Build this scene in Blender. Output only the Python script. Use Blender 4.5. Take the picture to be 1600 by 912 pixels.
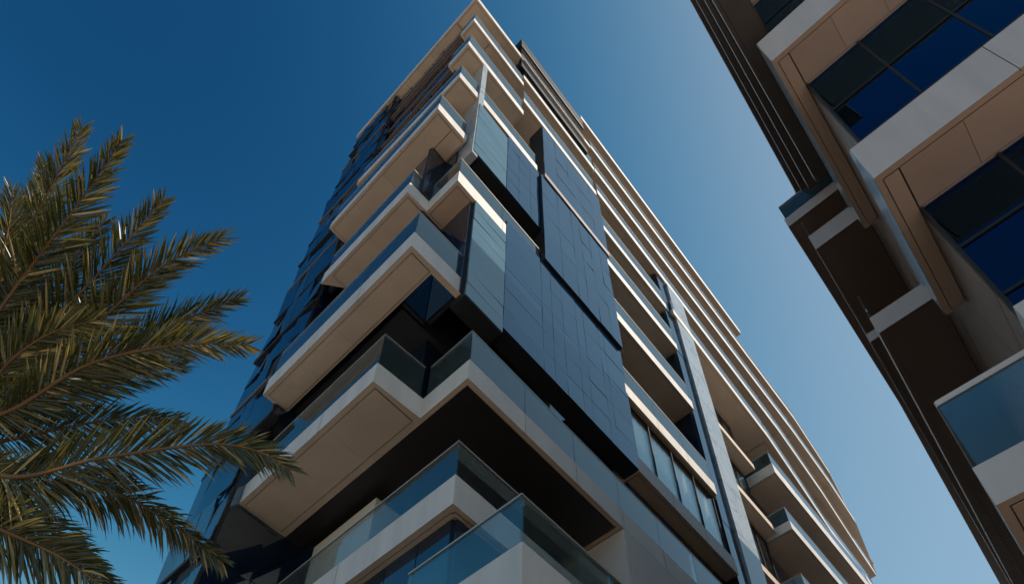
import bpy, bmesh, math, random
from mathutils import Vector, Matrix
for o in list(bpy.data.objects): bpy.data.objects.remove(o)
S = bpy.context.scene
COL = S.collection
random.seed(7)

# ------------------------------------------------------------------ camera
FPX, PITCH, ROLL = 1169.345, 0.967342, 0.020227
AL, AR = -0.731464, 0.665561          # headings of the two street fronts (80 degree corner)
CZ = 1.6
cam_d = bpy.data.cameras.new('camera'); cam = bpy.data.objects.new('camera', cam_d); COL.objects.link(cam)
cam_d.sensor_width = 36; cam_d.lens = FPX / 1600 * 36; cam_d.clip_end = 5000; cam_d.clip_start = 0.1
_F = Vector((0, math.cos(PITCH), math.sin(PITCH))); _R0 = Vector((1, 0, 0)); _U0 = _R0.cross(_F)
_R = _R0 * math.cos(ROLL) + _U0 * math.sin(ROLL); _U = -_R0 * math.sin(ROLL) + _U0 * math.cos(ROLL)
M4 = Matrix((( _R.x, _U.x, -_F.x, 0), (_R.y, _U.y, -_F.y, 0), (_R.z, _U.z, -_F.z, CZ), (0, 0, 0, 1)))
cam.matrix_world = M4
S.camera = cam

# ------------------------------------------------------------------ sky, sun, exposure
SUN_AZ, SUN_EL = math.radians(100), math.radians(40)   # azimuth clockwise from +Y
world = bpy.data.worlds.new('World'); S.world = world; world.use_nodes = True
nt = world.node_tree; nt.nodes.clear()
sky = nt.nodes.new('ShaderNodeTexSky'); sky.sky_type = 'NISHITA'; sky.sun_disc = False
sky.sun_elevation = SUN_EL; sky.sun_rotation = SUN_AZ
sky.air_density = 1.0; sky.dust_density = 1.2; sky.ozone_density = 3.0; sky.altitude = 0
# deep polarised-filter blue: each channel of the sky gets its own contrast
sep = nt.nodes.new('ShaderNodeSeparateColor'); com = nt.nodes.new('ShaderNodeCombineColor')
nt.links.new(sky.outputs[0], sep.inputs[0])
for i, (g, a, top) in enumerate(((6.06, 161000.0, 0.30), (4.545, 2146.5, 0.50), (3.976, 138.0, 0.70))):
    s0 = nt.nodes.new('ShaderNodeMath'); s0.operation = 'MULTIPLY'; s0.inputs[1].default_value = 0.1; nt.links.new(sep.outputs[i], s0.inputs[0])
    s1 = nt.nodes.new('ShaderNodeMath'); s1.operation = 'POWER'; s1.inputs[1].default_value = g; nt.links.new(s0.outputs[0], s1.inputs[0])
    s2 = nt.nodes.new('ShaderNodeMath'); s2.operation = 'MULTIPLY'; s2.inputs[1].default_value = a; nt.links.new(s1.outputs[0], s2.inputs[0])
    s3 = nt.nodes.new('ShaderNodeMath'); s3.operation = 'ADD'; s3.inputs[1].default_value = top; nt.links.new(s2.outputs[0], s3.inputs[0])
    s4 = nt.nodes.new('ShaderNodeMath'); s4.operation = 'DIVIDE'; nt.links.new(s2.outputs[0], s4.inputs[0]); nt.links.new(s3.outputs[0], s4.inputs[1])
    s5 = nt.nodes.new('ShaderNodeMath'); s5.operation = 'MULTIPLY'; s5.inputs[1].default_value = top * 10; nt.links.new(s4.outputs[0], s5.inputs[0])
    nt.links.new(s5.outputs[0], com.inputs[i])
bg = nt.nodes.new('ShaderNodeBackground'); bg.inputs['Strength'].default_value = 0.10
wo = nt.nodes.new('ShaderNodeOutputWorld')
nt.links.new(com.outputs[0], bg.inputs[0]); nt.links.new(bg.outputs[0], wo.inputs[0])
sl = bpy.data.lights.new('sun', 'SUN'); sl.energy = 4.6; sl.angle = math.radians(0.5); sl.color = (1, 0.88, 0.74)
sun = bpy.data.objects.new('sun', sl); COL.objects.link(sun)
sd = Vector((math.sin(SUN_AZ) * math.cos(SUN_EL), math.cos(SUN_AZ) * math.cos(SUN_EL), math.sin(SUN_EL)))
sun.rotation_euler = sd.to_track_quat('Z', 'Y').to_euler()
S.cycles.use_denoising = True; S.cycles.denoiser = 'OPENIMAGEDENOISE'; S.cycles.denoising_input_passes = 'RGB'; S.cycles.transparent_max_bounces = 16
vs = S.view_settings
vs.view_transform = 'Standard'; vs.look = 'None'; vs.gamma = 1; vs.use_curve_mapping = False; vs.exposure = 0.0

# ------------------------------------------------------------------ coordinates: u along the right front, v along the left front
EU = Vector((math.sin(AR), math.cos(AR), 0)); EV = Vector((math.sin(AL), math.cos(AL), 0))
SC = 1.0
def W(u, v, z): return EU * (u * SC) + EV * (v * SC) + Vector((0, 0, zz(z)))
def zz(z): return z if SC == 1.0 else max(0.0, CZ + (z - CZ) * SC)
def at(px, py, dist):                     # a point in the direction of a photograph pixel
    d = (_F + _R * ((px - 800) / FPX) - _U * ((py - 456) / FPX)).normalized()
    return Vector((0, 0, CZ)) + d * dist

# ------------------------------------------------------------------ materials
def mat(name, base, rough=0.5, spec=0.5, ior=1.5, metal=0.0, noise=0.0, nscale=3.0, bump=0.0, island=0.0, streak=False, tint=None):
    m = bpy.data.materials.new(name); m.use_nodes = True; n = m.node_tree; b = n.nodes['Principled BSDF']
    b.inputs['Base Color'].default_value = (*base, 1); b.inputs['Roughness'].default_value = rough
    b.inputs['IOR'].default_value = ior; b.inputs['Metallic'].default_value = metal
    b.inputs['Specular IOR Level'].default_value = spec
    if tint: b.inputs['Specular Tint'].default_value = (*tint, 1)
    if noise or island:
        geo = n.nodes.new('ShaderNodeNewGeometry')
        mul = n.nodes.new('ShaderNodeMix'); mul.data_type = 'RGBA'; mul.blend_type = 'MULTIPLY'; mul.inputs[0].default_value = 1
        mul.inputs[6].default_value = (*base, 1)
        add = n.nodes.new('ShaderNodeMath'); add.operation = 'MULTIPLY_ADD'
        tc = n.nodes.new('ShaderNodeNewGeometry')
        mp = n.nodes.new('ShaderNodeMapping'); n.links.new(tc.outputs['Position'], mp.inputs[0])
        if streak: mp.inputs['Scale'].default_value = (1, 1, 0.12)
        nz = n.nodes.new('ShaderNodeTexNoise'); nz.inputs['Scale'].default_value = nscale; nz.inputs['Detail'].default_value = 6; nz.inputs['Roughness'].default_value = 0.65
        n.links.new(mp.outputs[0], nz.inputs['Vector'])
        r = n.nodes.new('ShaderNodeMapRange'); r.inputs[1].default_value = 0.25; r.inputs[2].default_value = 0.75
        r.inputs[3].default_value = 1 - noise; r.inputs[4].default_value = 1 + noise
        n.links.new(nz.outputs[0], r.inputs[0])
        r2 = n.nodes.new('ShaderNodeMapRange'); r2.inputs[3].default_value = 1 - island; r2.inputs[4].default_value = 1 + island
        n.links.new(geo.outputs['Random Per Island'], r2.inputs[0])
        mm = n.nodes.new('ShaderNodeMath'); mm.operation = 'MULTIPLY'
        n.links.new(r.outputs[0], mm.inputs[0]); n.links.new(r2.outputs[0], mm.inputs[1])
        cb = n.nodes.new('ShaderNodeCombineColor')
        for i in range(3): n.links.new(mm.outputs[0], cb.inputs[i])
        n.links.new(cb.outputs[0], mul.inputs[7]); n.links.new(mul.outputs[2], b.inputs['Base Color'])
        rr = n.nodes.new('ShaderNodeMapRange'); rr.inputs[3].default_value = max(0, rough * 0.8); rr.inputs[4].default_value = min(1, rough * 1.25)
        n.links.new(nz.outputs[0], rr.inputs[0]); n.links.new(rr.outputs[0], b.inputs['Roughness'])
        if bump:
            bp = n.nodes.new('ShaderNodeBump'); bp.inputs['Strength'].default_value = bump; bp.inputs['Distance'].default_value = 0.02
            n.links.new(nz.outputs[0], bp.inputs['Height']); n.links.new(bp.outputs[0], b.inputs['Normal'])
    return m
def wavy(m, scale, strength, dist=0.02):  # slow ripples of real glazing
    n = m.node_tree; b = n.nodes['Principled BSDF']
    g = n.nodes.new('ShaderNodeNewGeometry'); mp = n.nodes.new('ShaderNodeMapping'); mp.inputs['Scale'].default_value = (1, 1, 0.45)
    nz = n.nodes.new('ShaderNodeTexNoise'); nz.inputs['Scale'].default_value = scale; nz.inputs['Detail'].default_value = 1
    bp = n.nodes.new('ShaderNodeBump'); bp.inputs['Strength'].default_value = strength; bp.inputs['Distance'].default_value = dist
    n.links.new(g.outputs['Position'], mp.inputs[0]); n.links.new(mp.outputs[0], nz.inputs['Vector']); n.links.new(nz.outputs[0], bp.inputs['Height']); n.links.new(bp.outputs[0], b.inputs['Normal'])
def see_through(name, tint, refl=1.5, ior=1.5, rough=0.01, dust=0.0, gcol=(0.93, 0.98, 1)):
    m = bpy.data.materials.new(name); m.use_nodes = True; n = m.node_tree; n.nodes.clear()
    out = n.nodes.new('ShaderNodeOutputMaterial'); t = n.nodes.new('ShaderNodeBsdfTransparent'); t.inputs[0].default_value = (*tint, 1)
    g = n.nodes.new('ShaderNodeBsdfGlossy'); g.inputs['Roughness'].default_value = rough; g.inputs[0].default_value = (*gcol, 1)
    f = n.nodes.new('ShaderNodeFresnel'); f.inputs[0].default_value = ior
    mu = n.nodes.new('ShaderNodeMath'); mu.operation = 'MULTIPLY'; mu.use_clamp = True; mu.inputs[1].default_value = refl
    mx = n.nodes.new('ShaderNodeMixShader')
    n.links.new(f.outputs[0], mu.inputs[0]); n.links.new(mu.outputs[0], mx.inputs[0]); n.links.new(t.outputs[0], mx.inputs[1]); n.links.new(g.outputs[0], mx.inputs[2])
    if dust:
        df = n.nodes.new('ShaderNodeBsdfDiffuse'); df.inputs[0].default_value = (0.62, 0.74, 0.74, 1)
        m2 = n.nodes.new('ShaderNodeMixShader'); m2.inputs[0].default_value = dust
        n.links.new(mx.outputs[0], m2.inputs[1]); n.links.new(df.outputs[0], m2.inputs[2]); n.links.new(m2.outputs[0], out.inputs[0])
    else: n.links.new(mx.outputs[0], out.inputs[0])
    return m
MT = {
 'fascia': mat('pale_metal_fascia', (0.60, 0.55, 0.505), 0.45, noise=0.17, nscale=1.8, streak=True),
 'soffit': mat('bronze_soffit_panel', (0.57, 0.43, 0.32), 0.5, noise=0.13, nscale=0.9, island=0.05),
 'shade_soffit': mat('soffit_painted_shade', (0.022, 0.018, 0.016), 0.5, noise=0.1, nscale=2),  # deep shade under the inner slab, painted in as a near-black panel colour
 'groove': mat('shadow_gap', (0.03, 0.025, 0.022), 0.8),
 'frame': mat('dark_window_frame', (0.022, 0.022, 0.024), 0.6, spec=0.25),
 'wall_glass': mat('deep_blue_curtain_glass', (0.004, 0.012, 0.03), 0.03, ior=1.9, island=0.3, noise=0.02, tint=(0.55, 0.8, 1.0)),
 'wing_glass': mat('blue_reflective_glass', (0.004, 0.012, 0.03), 0.03, ior=3.1, island=0.3, noise=0.02, tint=(0.7, 0.88, 1.0)),
 'dark_panel': mat('blue_black_cladding', (0.004, 0.014, 0.034), 0.035, ior=1.9, island=0.3, noise=0.15, nscale=1.2, tint=(0.36, 0.66, 1.0)),
 'light_panel': mat('pale_teal_cladding', (0.065, 0.125, 0.165), 0.10, ior=1.8, island=0.08, noise=0.10, nscale=1.5),
 'bronze': mat('bronze_trim', (0.16, 0.11, 0.085), 0.4, noise=0.1),
 'cream': mat('cream_render', (0.6, 0.54, 0.46), 0.75, noise=0.08, nscale=2),
 'curtain': mat('cream_curtain', (0.78, 0.73, 0.64), 0.9, noise=0.05),
 'white_wall': mat('white_render', (0.6, 0.56, 0.53), 0.6, noise=0.06, nscale=1.2, streak=True),
 'core': mat('dark_backing_wall', (0.03, 0.03, 0.034), 0.6, noise=0.1),
 'rail_metal': mat('bronze_handrail', (0.52, 0.46, 0.40), 0.35, metal=0.5),
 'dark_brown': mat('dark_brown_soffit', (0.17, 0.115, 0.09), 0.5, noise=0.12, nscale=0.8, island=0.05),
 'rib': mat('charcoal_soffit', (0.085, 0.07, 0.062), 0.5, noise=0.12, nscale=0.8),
 'tint_glass': see_through('blue_window_glass', (0.14, 0.34, 0.62), refl=1.7, ior=1.6, gcol=(0.20, 0.52, 0.95)),
 'low_rail_glass': see_through('clear_balustrade_glass', (0.80, 0.87, 0.88), refl=0.35, ior=1.5, dust=0.012),
 'louvre': mat('black_louvre', (0.007, 0.008, 0.011), 0.6, spec=0.2, noise=0.1),
 'brown_metal': mat('brown_soffit_sheet', (0.52, 0.36, 0.265), 0.5, noise=0.10, nscale=0.8, island=0.05),
 'grey_fascia': mat('warm_grey_fascia', (0.52, 0.455, 0.42), 0.45, noise=0.14, nscale=1.5, streak=True),
 'rail_glass': see_through('balustrade_glass', (0.86, 0.93, 0.945), refl=1.25, ior=1.5, dust=0.02),
 'clear_glass': see_through('clear_window_glass', (0.86, 0.92, 0.92), refl=0.8, ior=1.45),
 'trunk': mat('palm_trunk_bark', (0.11, 0.08, 0.055), 0.9, noise=0.35, nscale=9, bump=0.6),
 'rachis': mat('palm_leaf_stalk', (0.16, 0.085, 0.03), 0.5, noise=0.2, nscale=8),
}
wavy(MT['wall_glass'], 0.7, 0.10); wavy(MT['wing_glass'], 0.5, 0.35, 0.05); wavy(MT['dark_panel'], 0.6, 0.14)
# marble with veins
mm_ = mat('veined_marble', (0.55, 0.56, 0.55), 0.15, ior=1.6)
n_ = mm_.node_tree; g_ = n_.nodes.new('ShaderNodeNewGeometry')
nz_ = n_.nodes.new('ShaderNodeTexNoise'); nz_.inputs['Scale'].default_value = 0.55; nz_.inputs['Detail'].default_value = 9; nz_.inputs['Distortion'].default_value = 1.6
cr_ = n_.nodes.new('ShaderNodeValToRGB'); e_ = cr_.color_ramp.elements
e_[0].position = 0.44; e_[0].color = (0.35, 0.375, 0.39, 1); e_[1].position = 0.56; e_[1].color = (0.37, 0.39, 0.40, 1)
x_ = e_.new(0.5); x_.color = (0.17, 0.19, 0.20, 1); x_ = e_.new(0.485); x_.color = (0.33, 0.35, 0.365, 1); x_ = e_.new(0.515); x_.color = (0.33, 0.35, 0.365, 1)
n_.links.new(g_.outputs['Position'], nz_.inputs['Vector']); n_.links.new(nz_.outputs[0], cr_.inputs[0]); n_.links.new(cr_.outputs[0], n_.nodes['Principled BSDF'].inputs['Base Color'])
MT['marble'] = mm_
# palm leaflets: glossy top, light passing through
lm = bpy.data.materials.new('palm_leaflet'); lm.use_nodes = True; n = lm.node_tree; b = n.nodes['Principled BSDF']
geo = n.nodes.new('ShaderNodeNewGeometry'); cr = n.nodes.new('ShaderNodeValToRGB'); e = cr.color_ramp.elements
e[0].color = (0.018, 0.024, 0.008, 1); e[1].color = (0.58, 0.43, 0.17, 1); x = e.new(0.86); x.color = (0.13, 0.105, 0.03, 1); x = e.new(0.6); x.color = (0.046, 0.050, 0.014, 1)
n.links.new(geo.outputs['Random Per Island'], cr.inputs[0]); n.links.new(cr.outputs[0], b.inputs['Base Color'])
b.inputs['Roughness'].default_value = 0.22; b.inputs['IOR'].default_value = 1.6
tr = n.nodes.new('ShaderNodeBsdfTranslucent'); tr.inputs[0].default_value = (0.36, 0.29, 0.05, 1)
mx = n.nodes.new('ShaderNodeMixShader'); mx.inputs[0].default_value = 0.22
n.links.new(b.outputs[0], mx.inputs[1]); n.links.new(tr.outputs[0], mx.inputs[2]); n.links.new(mx.outputs[0], n.nodes['Material Output'].inputs[0])
MT['leaf'] = lm

# ------------------------------------------------------------------ mesh helpers
class MB:
    def __init__(s): s.v = []; s.f = []; s.m = []; s.mats = []
    def mi(s, name):
        if name not in s.mats: s.mats.append(name)
        return s.mats.index(name)
    def hexa(s, p, m):                    # 4 bottom points then 4 top points, counter-clockwise from above
        k = len(s.v); s.v += [tuple(q) for q in p]; i = s.mi(m)
        for f in ((3, 2, 1, 0), (4, 5, 6, 7), (0, 1, 5, 4), (1, 2, 6, 5), (2, 3, 7, 6), (3, 0, 4, 7)):
            s.f.append(tuple(k + j for j in f)); s.m.append(i)
    def box(s, u0, u1, v0, v1, z0, z1, m):
        s.hexa([W(u0, v0, z0), W(u1, v0, z0), W(u1, v1, z0), W(u0, v1, z0), W(u0, v0, z1), W(u1, v0, z1), W(u1, v1, z1), W(u0, v1, z1)], m)
    def prism(s, outline, z0, z1, side, bottom=None, top=None):   # outline: (u, v) counter-clockwise
        k = len(s.v); n = len(outline)
        s.v += [tuple(W(u, v, z0)) for u, v in outline] + [tuple(W(u, v, z1)) for u, v in outline]
        s.f.append(tuple(k + n - 1 - j for j in range(n))); s.m.append(s.mi(bottom or side))
        s.f.append(tuple(k + n + j for j in range(n))); s.m.append(s.mi(top or side))
        for j in range(n):
            q = (j + 1) % n
            s.f.append((k + j, k + q, k + n + q, k + n + j)); s.m.append(s.mi(side))
    def slab_strip(s, a, b, off0, off1, z0, z1, m):               # upright strip along world points a->b, offsets to the right of travel
        d = (b - a); d.z = 0; d.normalize(); r = Vector((d.y, -d.x, 0))
        p = [a + r * off1, b + r * off1, b + r * off0, a + r * off0]
        s.hexa([Vector((q.x, q.y, zz(z0))) for q in p] + [Vector((q.x, q.y, zz(z1))) for q in p], m)
    def build(s, name, parent=None, smooth=False):
        me = bpy.data.meshes.new(name); me.from_pydata(s.v, [], s.f)
        for q in s.mats: me.materials.append(MT[q])
        me.polygons.foreach_set('material_index', s.m)
        if smooth: me.polygons.foreach_set('use_smooth', [True] * len(s.f))
        me.update(); o = bpy.data.objects.new(name, me); COL.objects.link(o)
        if parent is not None: put(o, parent)
        return o
def put(o, parent):
    o.parent = parent
    r = parent
    off = Vector((0, 0, 0))
    while r is not None: off += r.location; r = r.parent
    o.location = -off                     # meshes are written in world coordinates
def thing(name, loc, label, cat):
    o = bpy.data.objects.new(name, None); COL.objects.link(o); o.location = loc; o['label'] = label; o['category'] = cat
    o.empty_display_size = 0.5
    return o

# ------------------------------------------------------------------ building kit
def tiles(parent, name, p0, p1, z0, z1, xs, zs, m, jitter=0.006, gap=0.012, thick=0.04, back=0.10, backing='frame', label=None):
    """a wall of separate panels: p0 -> p1 in (u, v), outward side to the right of travel. xs, zs: counts or lists of cuts 0..1"""
    a = W(*p0, 0); b = W(*p1, 0); L = (b - a).length; d = (b - a).normalized(); r = Vector((d.y, -d.x, 0))
    mb = MB()
    if back: mb.slab_strip(a, b, -back - 0.01, -0.012, z0, z1, backing)
    cx = [i / xs for i in range(xs + 1)] if isinstance(xs, int) else xs
    cz = [i / zs for i in range(zs + 1)] if isinstance(zs, int) else zs
    for i in range(len(cx) - 1):
        for j in range(len(cz) - 1):
            x0, x1 = cx[i] * L + gap / 2, cx[i + 1] * L - gap / 2; h0, h1 = z0 + cz[j] * (z1 - z0) + gap / 2, z0 + cz[j + 1] * (z1 - z0) - gap / 2
            tx, tz = random.gauss(0, jitter), random.gauss(0, jitter)
            def P(x, h, o): return a + d * x + r * (o + tx * (x - (x0 + x1) / 2) + tz * (h - (h0 + h1) / 2)) + Vector((0, 0, zz(h)))
            o0, o1 = 0.0, thick
            mb.hexa([P(x0, h0, o1), P(x1, h0, o1), P(x1, h0, o0), P(x0, h0, o0), P(x0, h1, o1), P(x1, h1, o1), P(x1, h1, o0), P(x0, h1, o0)], m)
    o = mb.build(name, parent)
    if label: o['label'] = label
    return o

def balcony(parent, outline, z0, z1, rails=(), rail_h=1.12, side='fascia', soffits=(), joints=2.6, name='balcony', label=None, glass='rail_glass', rail_m='rail_metal', inset=0.05, joint_edges=None, under=None):
    """slab with a fascia, soffit panels hung under it and a glass railing along the listed edges"""
    n = len(outline); mb = MB(); mb.prism(outline, z0, z1, side, bottom=under if under else 'brown_metal' if side == 'grey_fascia' else side if side == 'bronze' else 'soffit', top='core')
    pts = [W(u, v, 0) for u, v in outline]
    for i in range(n):
        if joint_edges is not None and i not in joint_edges: continue
        a, b = pts[i], pts[(i + 1) % n]; L = (b - a).length
        k = int(L // joints)
        if joint_edges is None and L < joints * 1.3: continue
        for j in range(1, k + 1):
            q = a + (b - a) * (j / (k + 1)); d = (b - a).normalized()
            mb.slab_strip(q - d * 0.006, q + d * 0.006, -0.05, 0.002, z0 - 0.0015, z1 - 0.01, 'groove')
    slab = mb.build(name, parent)
    if label: slab['label'] = label
    if soffits:
        sb = MB()
        for (u0, u1, v0, v1, m, ax, k) in soffits:
            sb.box(u0 - .016, u1 + .016, v0 - .016, v1 + .016, z0 - 0.006, z0 + 0.02, 'groove')
            for j in range(k):
                if ax == 'u':
                    a0 = u0 + (u1 - u0) * j / k; a1 = u0 + (u1 - u0) * (j + 1) / k
                    sb.box(a0 + .005, a1 - .005, v0, v1, z0 - 0.016, z0 + 0.01, m)
                else:
                    a0 = v0 + (v1 - v0) * j / k; a1 = v0 + (v1 - v0) * (j + 1) / k
                    sb.box(u0, u1, a0 + .005, a1 - .005, z0 - 0.016, z0 + 0.01, m)
        sb.build('soffit', slab)
    if rails:
        rb = MB()
        for i in rails:
            a, b = pts[i], pts[(i + 1) % n]; d = (b - a).normalized(); L = (b - a).length
            a2 = a + d * inset; L2 = L - 2 * inset
            k = max(1, round(L2 / 2.2))
            for j in range(k):
                q0 = a2 + d * (L2 * j / k + 0.008); q1 = a2 + d * (L2 * (j + 1) / k - 0.008)
                rb.slab_strip(q0, q1, -inset - 0.018, -inset, z1 - 0.02, z1 + rail_h, glass)
            rb.slab_strip(a2, a2 + d * L2, -inset - 0.026, -inset + 0.010, z1 + rail_h, z1 + rail_h + (0.03 if rail_m == 'rail_metal' else 0.09), rail_m)
        rb.build('glass_railing', slab)
    return slab

def curtain_sheet(parent, p0, p1, z0, z1, folds, depth=0.07, name='curtain', m='curtain'):
    a = W(*p0, 0); b = W(*p1, 0); d = (b - a); L = d.length; d.normalize(); r = Vector((d.y, -d.x, 0)); mb = MB(); i = mb.mi(m)
    N = folds * 8
    for s_ in range(N + 1):
        t = s_ / N; w = depth * math.sin(t * folds * 2 * math.pi + 1.3 * math.sin(t * 9)) * (0.6 + 0.4 * math.sin(t * 23))
        for h in (z0, z1):
            q = a + d * (t * L) + r * w; mb.v.append((q.x, q.y, zz(h)))
    for s_ in range(N): mb.f.append((2 * s_, 2 * s_ + 2, 2 * s_ + 3, 2 * s_ + 1)); mb.m.append(i)
    o = mb.build(name, parent, smooth=True)
    md = o.modifiers.new('cloth', 'SOLIDIFY'); md.thickness = 0.006
    return o

def glazed(parent, p0, p1, z0, z1, n, curtains=(), transom=None, name='window', glass='clear_glass'):
    """see-through window band with mullions; curtains: (t0, t1, folds) hung behind it"""
    a = W(*p0, 0); b = W(*p1, 0); L = (b - a).length; d = (b - a).normalized(); fr = MB()
    for i in range(n + 1):
        q = a + d * (L * i / n); fr.slab_strip(q - d * 0.03, q + d * 0.03, -0.06, 0.03, z0, z1, 'frame')
    fr.slab_strip(a + d * .031, b - d * .031, -0.055, 0.025, z0, z0 + 0.06, 'frame'); fr.slab_strip(a + d * .031, b - d * .031, -0.055, 0.025, z1 - 0.06, z1, 'frame')
    if transom: fr.slab_strip(a + d * .031, b - d * .031, -0.05, 0.02, transom - .03, transom + .03, 'frame')
    w = fr.build(name, parent)
    g = MB()
    for i in range(n): g.slab_strip(a + d * (L * i / n + .035), a + d * (L * (i + 1) / n - .035), -0.02, -0.005, z0 + .05, z1 - .05, glass)
    g.build('pane', w)
    ux = (p1[0] - p0[0], p1[1] - p0[1]); nv = Vector((d.y, -d.x, 0))
    for (t0, t1, k) in curtains:
        c = curtain_sheet(w, (p0[0] + ux[0] * t0, p0[1] + ux[1] * t0), (p0[0] + ux[0] * t1, p0[1] + ux[1] * t1), z0 + .05, z1 - .03, k)
        c.location -= nv * 0.13
    return w
# ================================================================== SETTING
def sheet(name, x0, x1, y0, y1, z, m):
    me = bpy.data.meshes.new(name); me.from_pydata([(x0, y0, z), (x1, y0, z), (x1, y1, z), (x0, y1, z)], [], [(0, 1, 2, 3)])
    me.materials.append(m); o = bpy.data.objects.new(name, me); COL.objects.link(o); o['kind'] = 'structure'; return o
MT['pave'] = mat('paving', (0.50, 0.425, 0.345), 0.8, noise=0.15, nscale=0.6)
MT['asphalt'] = mat('asphalt', (0.05, 0.05, 0.052), 0.85, noise=0.2, nscale=4)
sheet('ground', -3000, 3000, -3000, 3000, 0.0, MT['pave'])
rd = MB(); rd.box(-60, 90, -0.2, 4.2, 0.0, 0.004, 'asphalt'); o = rd.build('road'); o['kind'] = 'structure'
kb = MB(); kb.box(-60, 90, 4.2, 4.4, 0, 0.13, 'grey_fascia'); kb.box(-60, 90, -0.4, -0.2, 0, 0.13, 'grey_fascia'); o = kb.build('kerb'); o['kind'] = 'structure'

# ================================================================== TOWER (left)
T = thing('apartment_tower', W(5, 7.75, 0), 'tall dark glass apartment tower with stacked pale corner balconies, filling the middle of the view', 'apartment building')
core = MB()
core.box(8.9, 60, 10.02, 18.25, 0, 42.55, 'core')
core.box(7.42, 22, 10.0, 18.22, 14.9, 42.5, 'core')
core.box(6.15, 21, 9.55, 18.2, 22.9, 42.45, 'core')
core.box(5.72, 12, 9.6, 18.19, 17.6, 22.4, 'core')
core.box(31, 58, 9.75, 18.1, 20, 46.4, 'core')
core.build('wall', T)
# ---- far end of the left front: blue curtain glass with floor ledges
def wing(v0, z0, z1):
    nz = max(1, round((z1 - z0) / 2.0))
    tiles(T, 'curtain_wall', (5.05, 18.4), (5.05, v0), z0, z1, [0, .28, .5, .78, 1], nz, 'wing_glass', jitter=0.045, gap=0.03)
    tiles(T, 'curtain_wall', (5.12, v0), (9.0, v0), z0, z1, 3, nz, 'wing_glass', jitter=0.02)
wing(15.45, 0.2, 16.9); wing(14.75, 17.0, 30.6); wing(14.75, 30.7, 42.55)
for i, z in enumerate([5.0, 9.0, 13, 16.95, 19.6, 22.4, 24.8, 26.9, 28.8, 30.65, 32.6, 34.5, 36.4, 38.3, 40.2, 41.6]):
    v0 = 15.35 if z < 16.9 else 14.7
    led = MB(); led.box(4.985 - 0.025 * (i % 3), 5.3, v0, 18.46 + 0.05 * (i % 2), z - 0.05 - 0.03 * (i % 2), z + 0.06, 'bronze' if i % 3 == 1 else 'frame'); led.build('ledge', T)
wb = MB(); wb.box(5.2, 8.9, 14.9, 18.3, 17.0, 42.5, 'core'); wb.box(5.2, 8.9, 15.6, 18.29, 0, 16.9, 'core'); wb.build('wall', T)
# ---- left front, storeys above the sixth: recessed glass between thin bronze ledges
tiles(T, 'curtain_wall', (5.45, 14.6), (5.45, 9.0), 31.5, 42.5, 6, 7, 'wing_glass', jitter=0.03, gap=0.03)
for z, u0 in ((33.6, 5.33), (35.6, 5.26), (37.7, 5.34), (39.4, 5.2), (41.0, 5.3)):
    balcony(T, [(u0, 9.2 if z < 39 else 8.8), (5.6, 9.2 if z < 39 else 8.8), (5.6, 18.4), (u0, 18.4)], z, z + 0.22, side='bronze', soffits=[(u0 + .05, 5.45, 9.3, 18.3, 'bronze', 'v', 4)], joint_edges=(), name='ledge')
# ---- wall faces behind the balconies
tiles(T, 'curtain_wall', (6.86, 15.4), (6.86, 9.85), 15.06, 17.55, 5, 1, 'dark_panel', jitter=0.004)
tiles(T, 'curtain_wall', (6.86, 9.8), (15, 9.8), 15.06, 22.3, 8, [0, .34, .68, 1], 'wall_glass', jitter=0.004)
tiles(T, 'curtain_wall', (5.5, 14.7), (5.5, 9.35), 18.12, 22.35, 5, 2, 'wall_glass', jitter=0.006)
tiles(T, 'curtain_wall', (5.5, 9.36), (6.42, 9.36), 17.5, 22.35, 1, 2, 'wall_glass', jitter=0.004)
tiles(T, 'curtain_wall', (6.42, 9.3), (6.42, 7.9), 17.45, 22.35, 1, 3, 'wall_glass', jitter=0.004)
tiles(T, 'curtain_wall', (5.32, 14.5), (5.32, 9.5), 23.06, 26.5, 5, 1, 'wall_glass', jitter=0.006)
tiles(T, 'curtain_wall', (5.2, 9.25), (6.0, 9.25), 23.06, 26.5, 1, 1, 'wall_glass', jitter=0.004)
tiles(T, 'curtain_wall', (6.0, 9.2), (6.0, 8.6), 23.06, 26.5, 1, 1, 'dark_panel', jitter=0.004)
tiles(T, 'curtain_wall', (6.0, 8.6), (10.2, 8.6), 23.06, 25.6, 4, 1, 'wall_glass', jitter=0.004)
tiles(T, 'curtain_wall', (5.3, 14.5), (5.3, 9.0), 27.0, 30.5, 5, 1, 'wall_glass', jitter=0.01)
tiles(T, 'curtain_wall', (5.3, 8.95), (6.1, 8.95), 27.0, 38.6, 1, 3, 'light_panel', jitter=0.004)
tiles(T, 'curtain_wall', (6.2, 8.9), (9, 8.9), 35.3, 42.5, 3, 2, 'wall_glass', jitter=0.004)
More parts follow.
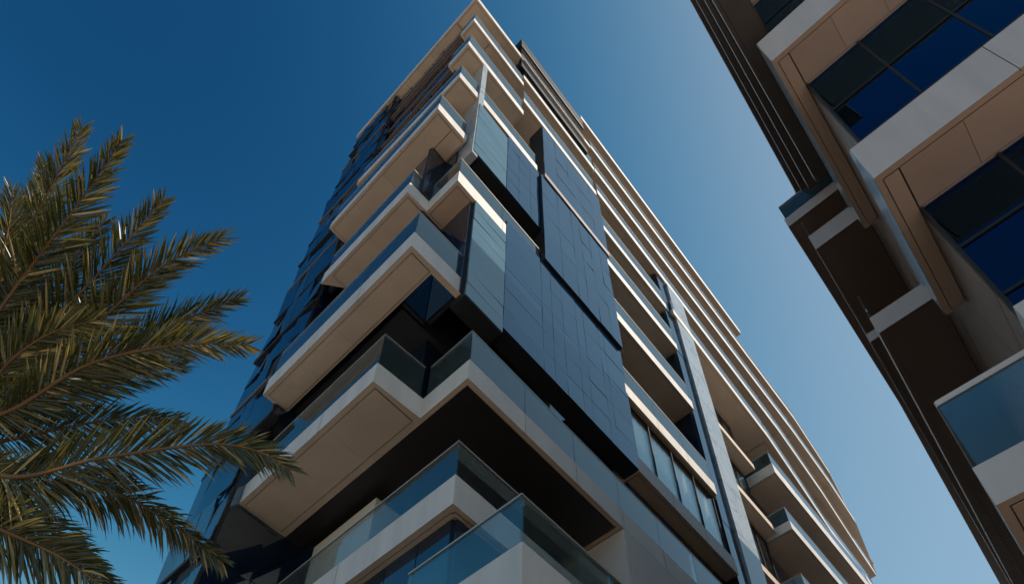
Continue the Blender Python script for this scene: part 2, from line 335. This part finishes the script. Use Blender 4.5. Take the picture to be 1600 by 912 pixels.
# ---- balconies of the lower corner
balcony(T, [(5.9, 5.15), (13, 5.15), (13, 7.0), (8.2, 7.9), (5.9, 7.9)], 7.3, 8.0, rails=(0, 4), rail_h=0.85, glass='low_rail_glass', side='fascia',
        soffits=[(6.08, 7.6, 5.35, 7.6, 'soffit', 'u', 1)], joints=4, label='lowest pale corner balcony')
tiles(T, 'curtain_wall', (7.0, 16), (7.0, 7.98), 3.5, 10.7, 8, 3, 'wall_glass', jitter=0.004, gap=0.03)
tiles(T, 'curtain_wall', (7.02, 7.95), (13.4, 7.95), 3.5, 10.7, 5, 3, 'wall_glass', jitter=0.004, gap=0.03)
balcony(T, [(6.7, 7.7), (13.4, 7.7), (13.4, 15.4), (6.7, 15.4)], 10.7, 11.4, rails=(0, 3), rail_h=0.92, glass='low_rail_glass', side='fascia',
        soffits=[(6.86, 6.97, 7.9, 15.3, 'soffit', 'v', 3), (6.9, 13.2, 7.83, 7.9, 'soffit', 'u', 3)], joints=5, label='second lowest corner balcony')
wl = MB(); wl.box(7.65, 9.2, 12.0, 14.75, 11.38, 14.1, 'cream'); wl.build('wall', T)
tiles(T, 'curtain_wall', (7.66, 16.4), (7.66, 14.9), 11.4, 14.3, 2, 1, 'wall_glass', jitter=0.006)
ww = MB(); ww.box(13.38, 22.2, 7.77, 10, 11.3, 14.37, 'white_wall'); ww.build('wall', T)['label'] = 'white wall block under the fifth floor slab'
ww = MB(); ww.box(13.4, 22.2, 7.8, 10, 0.1, 11.28, 'core'); ww.build('wall', T)
tiles(T, 'curtain_wall', (13.45, 7.7), (22.2, 7.7), 3, 10.9, 7, 4, 'dark_panel', jitter=0.004)
# level 15
balcony(T, [(6.87, 7.78), (22.2, 7.78), (22.2, 16.2), (5.35, 16.2), (5.35, 9.6), (6.87, 9.5)], 14.4, 15.06, rails=(0, 3, 4, 5), rail_h=1.15,
        soffits=[(5.52, 6.78, 9.72, 15.3, 'soffit', 'v', 3), (7.02, 13.2, 7.95, 16, 'shade_soffit', 'v', 1)], joints=2.4, label='long wrap-round balcony above the dark recess')
tiles(T, 'window_band', (14.9, 8.3), (22, 8.3), 15.06, 17.35, 7, [0, .55, 1], 'wall_glass', jitter=0.006)
# level 18
balcony(T, [(4.6, 8.0), (6.46, 7.95), (6.46, 8.14), (5.5, 8.16), (5.5, 14.8), (4.6, 14.8)], 17.42, 18.1, rails=(0, 5), rail_h=1.15,
        soffits=[(4.75, 5.42, 8.15, 14.65, 'soffit', 'v', 2)], label='pale left balcony with a light grey end face')
balcony(T, [(14.9, 7.75), (21.4, 7.75), (21.4, 9.7), (14.9, 9.7)], 17.45, 18.1, side='grey_fascia', soffits=[(15, 21.3, 7.9, 9.5, 'soffit', 'u', 3)])
# level 23
balcony(T, [(5.62, 7.78), (10.1, 7.78), (10.1, 9.9), (4.73, 14.0), (4.73, 9.3), (5.6, 9.27)], 22.37, 23.04, rails=(0, 3, 4, 5), rail_h=1.05,
        soffits=[(4.86, 5.5, 9.42, 13.4, 'soffit', 'v', 2), (5.75, 6.42, 7.93, 9.25, 'brown_metal', 'u', 1)], label='cross-shaped corner balcony, sharp corner forward')
# level 27
balcony(T, [(4.43, 8.12), (5.95, 8.1), (5.95, 9.3), (5.35, 9.3), (5.35, 14.65), (4.43, 14.65)], 26.5, 27.0, rails=(0, 5), rail_h=1.0,
        soffits=[(4.56, 5.28, 8.25, 14.5, 'soffit', 'v', 2), (5.3, 5.9, 8.25, 9.2, 'soffit', 'u', 1)], label='brightly sunlit end of a left balcony')
# level 31
balcony(T, [(4.92, 7.88), (6.1, 7.85), (6.1, 9.0), (5.4, 9.0), (5.4, 14.5), (4.75, 14.5)], 30.5, 31.0, rails=(0, 5), rail_h=1.0,
        soffits=[(5.0, 6.05, 7.98, 8.9, 'soffit', 'u', 1), (4.88, 5.36, 8.94, 14.4, 'soffit', 'v', 2)])
balcony(T, [(6.32, 7.8), (10.0, 7.8), (10.0, 9.2), (6.32, 9.2)], 30.45, 30.95, rails=(0,), rail_h=1.0, soffits=[(6.4, 9.9, 7.95, 9.0, 'soffit', 'u', 2)])
# level 35 and 39, roof of the corner
balcony(T, [(4.97, 7.77), (9.0, 7.77), (9.0, 9.8), (6.4, 9.15), (4.97, 9.15)], 34.65, 35.15, rails=(0, 4), rail_h=1.2, soffits=[(5.1, 6.3, 7.9, 9.0, 'soffit', 'u', 1), (6.33, 8.9, 7.9, 9.2, 'soffit', 'u', 2)])
balcony(T, [(5.0, 7.75), (9.0, 7.75), (9.0, 9.8), (6.4, 8.75), (5.0, 8.75)], 38.55, 39.0, rails=(0, 4), rail_h=0.95, soffits=[(5.12, 6.3, 7.88, 8.6, 'soffit', 'u', 1), (6.33, 8.9, 7.88, 9, 'soffit', 'u', 2)])
balcony(T, [(4.88, 7.78), (9.0, 7.75), (9.0, 18.4), (4.88, 18.4)], 42.6, 43.1, soffits=[(5.0, 8.9, 7.92, 9.4, 'soffit', 'u', 2), (4.98, 5.5, 9.45, 18.3, 'soffit', 'v', 4)], name='roof', joint_edges=(), label='pointed corner of the roof')
# ---- right front between u 9 and 15
for z0, z1, ue, r in ((36.4, 36.85, 15.3, (0,)), (39.8, 40.25, 15.6, (0,)), (42.9, 43.3, 15.6, ())):
    balcony(T, [(9.02, 7.75), (ue, 7.75), (ue, 9.9), (9.02, 9.9)], z0, z1, rails=r, soffits=[(9.1, ue - .1, 7.9, 9.6, 'soffit', 'u', 3)])
tiles(T, 'window_band', (9, 9.5), (15.5, 9.5), 33, 42.5, 6, 3, 'light_panel', jitter=0.01)
# penthouse box
pb = MB(); pb.box(8.75, 15.0, 7.68, 11, 40.95, 41.5, 'louvre'); pb.box(8.75, 15.0, 7.68, 11, 44.6, 45.8, 'louvre'); pb.box(8.9, 14.9, 7.95, 10.9, 41.5, 44.6, 'frame')
lb = pb.build('penthouse_screen', T); lb['label'] = 'black louvred box on the roof edge'
lv = MB()
for i in range(15):
    z = 41.62 + i * 0.2; lv.box(8.78, 14.98, 7.74, 7.9, z, z + 0.05, 'louvre')
lv.box(8.76, 14.99, 7.66, 7.7, 44.5, 44.58, 'rail_metal'); lv.box(8.76, 14.99, 7.66, 7.7, 42.9, 42.95, 'rail_metal'); lv.build('louvre', lb)
# ---- cladding panels of the right front
def panel(u0, u1, z0, z1, m, xs, zs, v=7.75, depth=0.62, label=None):
    o = tiles(T, 'cladding_panel', (u0, v + 0.05), (u1, v + 0.05), z0, z1, xs, zs, m, jitter=0.006, gap=0.014, thick=0.045, back=0)
    if label: o['label'] = label
    b = MB(); b.box(u0 + 0.01, u1 - 0.01, v + 0.055, v + depth, z0 - 0.02, z1 + 0.02, 'frame'); b.build('panel_backing', o)
panel(6.47, 8.02, 17.25, 22.36, 'light_panel', 1, 9, label='pale teal panel with fine horizontal joints, lower one')
panel(8.03, 15.0, 17.5, 23.3, 'dark_panel', [0, .27, .35, .44, .56, .63, .77, .82, 1], [0, .16, .33, .52, .56, .78, 1], label='large blue panel of the lower right front')
panel(6.1, 7.92, 25.5, 29.9, 'light_panel', 1, 7, label='pale teal panel with white glints, upper one')
panel(7.94, 10.03, 25.5, 30.3, 'dark_panel', [0, .35, .7, 1], 5)
panel(10.06, 15.0, 23.42, 30.0, 'dark_panel', [0, .22, .42, .55, .7, .86, 1], [0, .3, .52, .74, 1], v=7.62, depth=0.8)
panel(10.3, 15.2, 30.4, 35.6, 'dark_panel', [0, .2, .4, .6, .8, 1], [0, .3, .62, 1], v=7.6, depth=0.9)
bs = MB(); bs.box(10.28, 15.22, 7.57, 8.5, 30.06, 30.38, 'bronze'); bs.build('trim', T)
col_ = MB(); col_.box(6.05, 6.34, 7.78, 8.9, 25.3, 34.6, 'marble'); col_.build('column', T)
glazed(T, (6.4, 8.9), (10.0, 8.9), 31.0, 34.6, 3, curtains=((0.02, .3, 5), (.4, .9, 8)))
cw = MB(); cw.box(6.4, 10.2, 9.3, 9.5, 31, 34.6, 'cream'); cw.build('wall', T)
# ---- balconies between the panels and the pillar
for z0, z1, u0, lab in ((20.95, 21.5, 14.9, 'sunlit balcony left of the marble pillar, lowest of its stack'), (25.65, 26.15, 15.1, None), (29.75, 30.2, 15.1, None), (33.15, 33.55, 15.3, None)):
    balcony(T, [(u0, 7.75), (21.4, 7.75), (21.4, 9.7), (u0, 9.7)], z0, z1, rails=(0,), rail_h=1.05, soffits=[(u0 + .1, 21.28, 7.88, 9.5, 'soffit', 'u', 2)], label=lab)
glazed(T, (14.95, 7.95), (21.3, 7.95), 18.1, 20.85, 4, curtains=((.01, .24, 6), (.27, .49, 6), (.55, .72, 5), (.8, .98, 5)))
glazed(T, (15.1, 9.2), (21.3, 9.2), 21.6, 25.6, 5, curtains=((.02, .25, 7), (.5, .8, 6)))
glazed(T, (15.1, 9.2), (21.3, 9.2), 26.3, 29.7, 5, curtains=((.1, .4, 7), (.6, .8, 6)))
glazed(T, (15.1, 9.2), (21.3, 9.2), 30.35, 33.1, 5, curtains=((.0, .3, 7), (.6, .98, 6)))
tiles(T, 'curtain_wall', (21.45, 9.7), (21.45, 7.95), 15.1, 36.8, 2, 8, 'wall_glass', jitter=0.004)
tiles(T, 'curtain_wall', (21.5, 7.9), (22.5, 7.9), 3, 36.8, 1, 10, 'wall_glass', jitter=0.004)
pl = MB(); pl.box(22.5, 24.3, 7.74, 9.6, 0.02, 36.85, 'marble')
for z in [2.5 * i for i in range(1, 15)]: pl.box(22.49, 24.31, 7.737, 9.5, z, z + 0.015, 'groove')
pl.build('pillar', T)['label'] = 'veined marble pillar'
# ---- long balconies of the far right front
FAR = [
 (26.07, 0.5, 31.2, [(31.2, 7.78), (46, 7.75), (50, 8.0)]),
 (30.1, 0.65, 31.6, [(31.6, 7.72), (45.2, 7.72), (50, 8.2)]),
 (34.0, 0.45, 15.4, [(22.2, 7.70), (33.5, 7.85), (38.1, 8.1), (44, 8.45), (51.6, 8.6)]),
 (37.4, 0.45, 15.4, [(15.5, 7.75), (37, 7.85), (44.4, 8.1), (51.3, 8.5), (55.5, 8.7)]),
 (40.35, 0.42, 15.6, [(15.7, 7.75), (41, 7.72), (47.6, 7.85), (53, 8.1), (59.8, 9.3)]),
 (43.4, 0.4, 15.6, [(15.65, 7.72), (43.2, 7.67), (50.4, 8.0), (57.3, 8.8), (63.3, 9.9)]),
]
for z1, th, us, front in FAR:
    back = [(front[-1][0], 10.2), (front[0][0], 9.75)]
    k = len(front)
    sof = []
    for i in range(k - 1):
        (a0, b0), (a1, b1) = front[i], front[i + 1]
        sof.append((a0 + .12, a1 - .02, max(b0, b1) + .1, 9.65, 'soffit', 'u', max(1, int((a1 - a0) / 5))))
    balcony(T, front + back, z1 - th, z1, rails=tuple(range(k - 1)) + ((k + 1,) if us > 30 else ()), rail_h=0.85, soffits=sof, joint_edges=(),
            label={26.07: 'shaded grey balcony right of the pillar, lowest of its stack', 30.1: 'balcony with a pale end face right of the pillar'}.get(z1))
balcony(T, [(15.05, 7.75), (36.4, 7.70), (36.4, 10.5), (15.05, 10.5)], 46.5, 46.95, soffits=[(15.15, 36.2, 7.9, 10, 'soffit', 'u', 6)], name='roof', joint_edges=())
balcony(T, [(30, 7.8), (40, 7.8), (40, 9.7), (30, 9.7)], 20.9, 21.4, rails=(0, 3), rail_h=1.0, soffits=[(30.1, 39, 7.95, 9.6, 'soffit', 'u', 2)])
tiles(T, 'curtain_wall', (24.5, 9.65), (58, 9.65), 15, 46.4, 16, 14, 'wall_glass', jitter=0.006, gap=0.05)
glazed(T, (24.6, 9.3), (31, 9.3), 21.7, 25.5, 5, curtains=((.02, .28, 7), (.45, .9, 8)))
glazed(T, (24.6, 9.3), (31, 9.3), 26.2, 29.6, 5, curtains=((.02, .3, 7), (.4, .95, 10)))
glazed(T, (24.6, 9.3), (31, 9.3), 30.3, 33.4, 5, curtains=((.02, .5, 9), (.6, .95, 7)))
for z in (21.6, 26.0, 30.1):
    fl = MB(); fl.box(24.52, 31.0, 8.6, 9.7, z - .35, z, 'soffit'); fl.build('floor_slab', T)

# ================================================================== NEIGHBOUR (right)
SC = 0.88                                  # storeys of 3.1 m
N = thing('apartment_block', W(10.7, -2.1, 0), 'brown apartment block with deep pale-edged balconies, cut off by the right edge', 'apartment building')
nb = MB(); nb.box(11.35, 24, -7.6, -2.25, 0, 31.0, 'core'); nb.box(24, 64, -7.6, -2.26, 0, 28.4, 'core'); nb.box(10.9, 11.34, -7.6, -7.5, 0, 31, 'core'); nb.build('wall', N)
def frame_slab(z0, z1, uend, vend=-1.6):
    o = balcony(N, [(9.46, -7.4), (64 if 0 else 10.9, -7.4), (10.9, -2.12), (uend, -2.12), (uend, vend), (9.46, vend)], z0, z1, side='grey_fascia', name='floor_slab', joint_edges=(5,), joints=2.9,
        soffits=[(9.62, 10.66, -7.25, -2.08, 'brown_metal', 'v', 4), (9.62, uend - .1, -2.05, vend - .14, 'brown_metal', 'u', 2)])
    m = MB(); m.box(9.475, uend - .01, vend - .01, vend + .022, z0 + .004, z1 - .004, 'marble'); m.build('edge_panel', o)
frame_slab(29.2, 30.9, 17.0); frame_slab(21.92, 23.5, 15.95); frame_slab(14.76, 16.07, 13.52)
balcony(N, [(9.46, -7.4), (10.9, -7.4), (10.9, -1.86), (9.46, -1.86)], 9.45, 10.28, side='grey_fascia', name='floor_slab', soffits=[(9.6, 10.7, -7.25, -2, 'brown_metal', 'v', 4)], joint_edges=())
for z0, z1 in ((23.5, 29.2), (16.07, 21.92), (10.28, 14.76), (3, 9.45)):
    w = tiles(N, 'window', (10.78, -2.1), (10.78, -7.4), z0 + .02, z1 - .02, [0, .3, .62, 1], [0, .33, .66, 1], 'tint_glass', jitter=0.0006, gap=0.004, back=0)
    fr = MB()
    for t in (0, .3, .62, 1): fr.box(10.69, 10.86, -2.13 - 5.27 * t, -2.07 - 5.27 * t, z0 + .01, z1 - .01, 'frame')
    for t in (.33, .66): fr.box(10.70, 10.85, -7.35, -2.14, z0 + (z1 - z0) * t - .03, z0 + (z1 - z0) * t + .03, 'frame')
    fr.build('window_frame', w)
    curtain_sheet(w, (11.0, -2.2), (11.0, -3.7), z0 + .1, z1 - .1, 9)
    curtain_sheet(w, (11.0, -5.0), (11.0, -6.0), z0 + .1, z1 - .1, 8)
tiles(N, 'side_wall', (64, -2.12), (10.9, -2.12), 0.1, 28.3, 22, 12, 'bronze', jitter=0.004, gap=0.03)
for z1, th, front in [
   (31.5, 0.5, [(8.3, -0.93), (14.2, -.74), (19.34, -.57), (24.0, .2)]),
   (29.3, 0.4, [(7.6, -1.03), (18.0, -.75)]), (27.0, 0.4, [(7.4, -1.15), (16.6, -.95)]), (24.8, 0.4, [(7.2, -1.22), (15.1, -1.17)]),
   (28.95, 0.6, [(18.6, .42), (23.1, .40), (31, .40), (52, 1.15)]), (25.9, 0.9, [(17.8, -.03), (26, .1), (56, .8)]),
   (22.3, 0.4, [(20.0, .06), (24, .15), (58, .8)]), (19.0, 0.7, [(16.35, -.28), (20, -.15), (32, .3), (58, .5)])]:
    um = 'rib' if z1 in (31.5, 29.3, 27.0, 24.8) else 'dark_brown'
    fr = list(reversed(front)); k = len(fr)
    back = [(front[0][0], -2.1), (front[-1][0], -2.1)]
    sof = []
    for i in range(len(front) - 1):
        (a0, b0), (a1, b1) = front[i], front[i + 1]; sof.append((a0 + .1, a1, -2.05, min(b0, b1) - .12, um, 'u', max(1, int((a1 - a0) / 4))))
    rails = () if z1 in (31.5, 29.3, 27.0, 24.8) else tuple(range(k - 1)) + ((k - 1,) if z1 == 28.95 else ())
    balcony(N, fr + back, z1 - th, z1, rails=rails, side='grey_fascia', soffits=sof, joint_edges=(), name='roof' if z1 > 31 else 'balcony', rail_h=1.05, under=um)
balcony(N, [(9.46, -7.4), (10.9, -7.4), (10.9, -2.12), (16, -2.12), (16, -.23), (9.46, -.23)], 7.75, 8.35, rails=(4, 5), side='grey_fascia', rail_h=1.15, rail_m='grey_fascia',
    soffits=[(9.6, 15.9, -2.0, -.38, 'brown_metal', 'u', 2), (9.6, 10.7, -7.25, -2.04, 'brown_metal', 'v', 4)], label='nearest balcony with blue glass railing, at the right edge')

SC = 1.0
# ================================================================== PALM
PC = at(-120, 650, 8.6)
PT = thing('palm_tree', (PC.x, PC.y, 0), 'date palm with long feathery fronds reaching in from the left edge', 'palm tree')
tb = MB(); i = tb.mi('trunk'); rings = 40; seg = 14
for r_ in range(rings + 1):
    z = (PC.z - 0.1) * r_ / rings; rad = 0.2 + 0.06 * math.exp(-z * 1.5) + 0.018 * (r_ % 2) + (0.08 if r_ > 36 else 0)
    for s_ in range(seg):
        a = 2 * math.pi * s_ / seg; tb.v.append((PC.x + math.cos(a) * rad, PC.y + math.sin(a) * rad, z))
for r_ in range(rings):
    for s_ in range(seg):
        q = (s_ + 1) % seg; tb.f.append((r_ * seg + s_, r_ * seg + q, (r_ + 1) * seg + q, (r_ + 1) * seg + s_)); tb.m.append(i)
tb.f.append(tuple(rings * seg + s_ for s_ in range(seg))); tb.m.append(i)
tb.build('trunk', PT, smooth=True)
def spline(P, n):
    out = []; k = len(P) - 1
    for i in range(n + 1):
        t = i / n * k; j = min(int(t), k - 1); f = t - j
        p0, p1, p2, p3 = P[max(j - 1, 0)], P[j], P[j + 1], P[min(j + 2, k)]
        out.append(0.5 * ((2 * p1) + (p2 - p0) * f + (2 * p0 - 5 * p1 + 4 * p2 - p3) * f * f + (3 * p1 - p0 - 3 * p2 + p3) * f ** 3))
    return out
EYE = Vector((0, 0, CZ))
def frond(P, roll, L0=0.47, droop=0.05, dens=64, start=0.12, spread=1.08):
    pts = spline(P, 60); mb = MB(); li = mb.mi('leaf')
    seglen = [0]
    for a, b in zip(pts, pts[1:]): seglen.append(seglen[-1] + (b - a).length)
    total = seglen[-1]
    def sample(s_):
        for k in range(60):
            if seglen[k + 1] >= s_ or k == 59:
                f = (s_ - seglen[k]) / max(1e-6, seglen[k + 1] - seglen[k]); return pts[k].lerp(pts[k + 1], f), (pts[k + 1] - pts[k]).normalized()
    nl = int(total * dens)
    for i in range(nl):
        t = start + (1 - start) * (i + random.random() * .6) / nl
        p, tan = sample(t * total); view = (p - EYE).normalized()
        side = tan.cross(view).normalized(); side = Matrix.Rotation(roll + random.gauss(0, .13), 3, tan) @ side
        nor = side.cross(tan).normalized()
        prof = min(1, 0.45 + 1.9 * (t - start)) * (1 - 0.62 * max(0, (t - 0.55) / 0.45) ** 1.5)
        for sg in (-1, 1):
            if random.random() < .04: continue
            ang = spread * (1 - 0.58 * t) + random.gauss(0, .10)
            dirv = (tan * math.cos(ang) + side * sg * math.sin(ang) + nor * random.gauss(0.06, .22)).normalized()
            L = L0 * prof * random.uniform(.82, 1.12); w = 0.0094 * (0.7 + 0.5 * prof) * random.uniform(.8, 1.2)
            wd = dirv.cross(nor).normalized(); wd = Matrix.Rotation(random.gauss(0.35 * sg, .5), 3, dirv) @ wd; fold = wd.cross(dirv).normalized() * w * 0.5
            g = Vector((0, 0, -1)) * droop * L * random.uniform(.6, 1.5)
            k = len(mb.v); c = [p, p + dirv * L * .35 + g * .12, p + dirv * L * .72 + g * .5, p + dirv * L + g]
            ws = [w * .45, w, w * .8, 0]
            for q, ww_ in zip(c[:3], ws):
                mb.v += [tuple(q + wd * ww_ + fold * (ww_ / w)), tuple(q), tuple(q - wd * ww_ + fold * (ww_ / w))]
            mb.v.append(tuple(c[3]))
            for a in (0, 3):
                mb.f += [(k + a, k + a + 1, k + a + 4, k + a + 3), (k + a + 1, k + a + 2, k + a + 5, k + a + 4)]; mb.m += [li, li]
            mb.f += [(k + 6, k + 7, k + 9), (k + 7, k + 8, k + 9)]; mb.m += [li, li]
    fo = mb.build('frond', PT)
    rb = MB(); ri = rb.mi('rachis'); seg = 6
    for j, p in enumerate(pts):
        tan = (pts[min(j + 1, 60)] - pts[max(j - 1, 0)]).normalized(); a1 = tan.cross(Vector((0.3, .2, 1))).normalized(); a2 = tan.cross(a1)
        rad = 0.024 * (1 - j / 60) ** .8 + 0.003
        for s_ in range(seg):
            a = 2 * math.pi * s_ / seg; rb.v.append(tuple(p + a1 * math.cos(a) * rad + a2 * math.sin(a) * rad))
    for j in range(60):
        for s_ in range(seg):
            q = (s_ + 1) % seg; rb.f.append((j * seg + s_, j * seg + q, (j + 1) * seg + q, (j + 1) * seg + s_)); rb.m.append(ri)
    rb.build('stalk', fo, smooth=True)
def pf(pix, d0, d1, **kw):
    n = len(pix); P = [PC + Vector((random.uniform(-.1, .1), random.uniform(-.1, .1), random.uniform(-.1, .1)))]
    for i, (x, y) in enumerate(pix): P.append(at(x, y, d0 + (d1 - d0) * i / max(1, n - 1)))
    frond(P, **kw)
FR = [
 ([(21, 453), (110, 335), (192, 218)], 8.9, 8.6, dict(roll=0.25)),
 ([(-20, 470), (57, 336), (128, 200)], 9.3, 9.4, dict(roll=-0.3)),
 ([(40, 540), (130, 453), (200, 375), (256, 312)], 8.8, 8.9, dict(roll=0.2)),
 ([(60, 590), (144, 512), (255, 415), (348, 372)], 8.5, 8.4, dict(roll=0.15)),
 ([(60, 625), (150, 580), (228, 530), (305, 492), (374, 467)], 8.7, 8.9, dict(roll=0.35)),
 ([(0, 647), (138, 569), (270, 539), (325, 536), (388, 538)], 8.0, 7.6, dict(roll=0.2, L0=.46)),
 ([(0, 742), (159, 715), (318, 694), (395, 702), (452, 732)], 7.7, 7.2, dict(roll=-0.1, L0=.5, droop=.12)),
 ([(0, 757), (99, 752), (195, 775), (270, 820), (348, 878)], 8.2, 7.6, dict(roll=0.5, droop=.28, L0=.4)),
 ([(-40, 810), (0, 826), (96, 871), (180, 930)], 7.9, 7.0, dict(roll=0.1, droop=.15)),
 ([(-60, 560), (0, 450), (60, 330), (70, 255)], 9.6, 10.0, dict(roll=0.2)),
 ([(-30, 600), (50, 500), (120, 400), (165, 345)], 9.4, 9.6, dict(roll=-0.2)),
 ([(-20, 640), (60, 560), (150, 480), (230, 430)], 9.3, 9.6, dict(roll=-0.35)),
 ([(-20, 660), (90, 620), (190, 590), (290, 570)], 9.2, 9.6, dict(roll=-0.3)),
 ([(-20, 690), (90, 670), (180, 655), (280, 655)], 9.0, 9.2, dict(roll=0.3, droop=.25)),
 ([(-60, 600), (-20, 480), (10, 370), (20, 300)], 9.0, 9.2, dict(roll=0.4)),
 ([(-40, 780), (20, 800), (90, 835), (150, 885)], 8.8, 8.6, dict(roll=-.3, droop=.2)),
 ([(-40, 620), (20, 560), (80, 520), (150, 500)], 8.2, 8.0, dict(roll=.1)),
 ([(-180, 560), (-240, 430), (-300, 320)], 9.2, 9.6, dict(roll=.1)),
 ([(-220, 640), (-340, 580), (-460, 560)], 9.0, 9.4, dict(roll=.1)),
 ([(-200, 720), (-300, 800), (-390, 900)], 8.4, 8.2, dict(roll=.1, droop=.2)),
]
for pix, d0, d1, kw in FR: pf(pix, d0, d1, **kw)
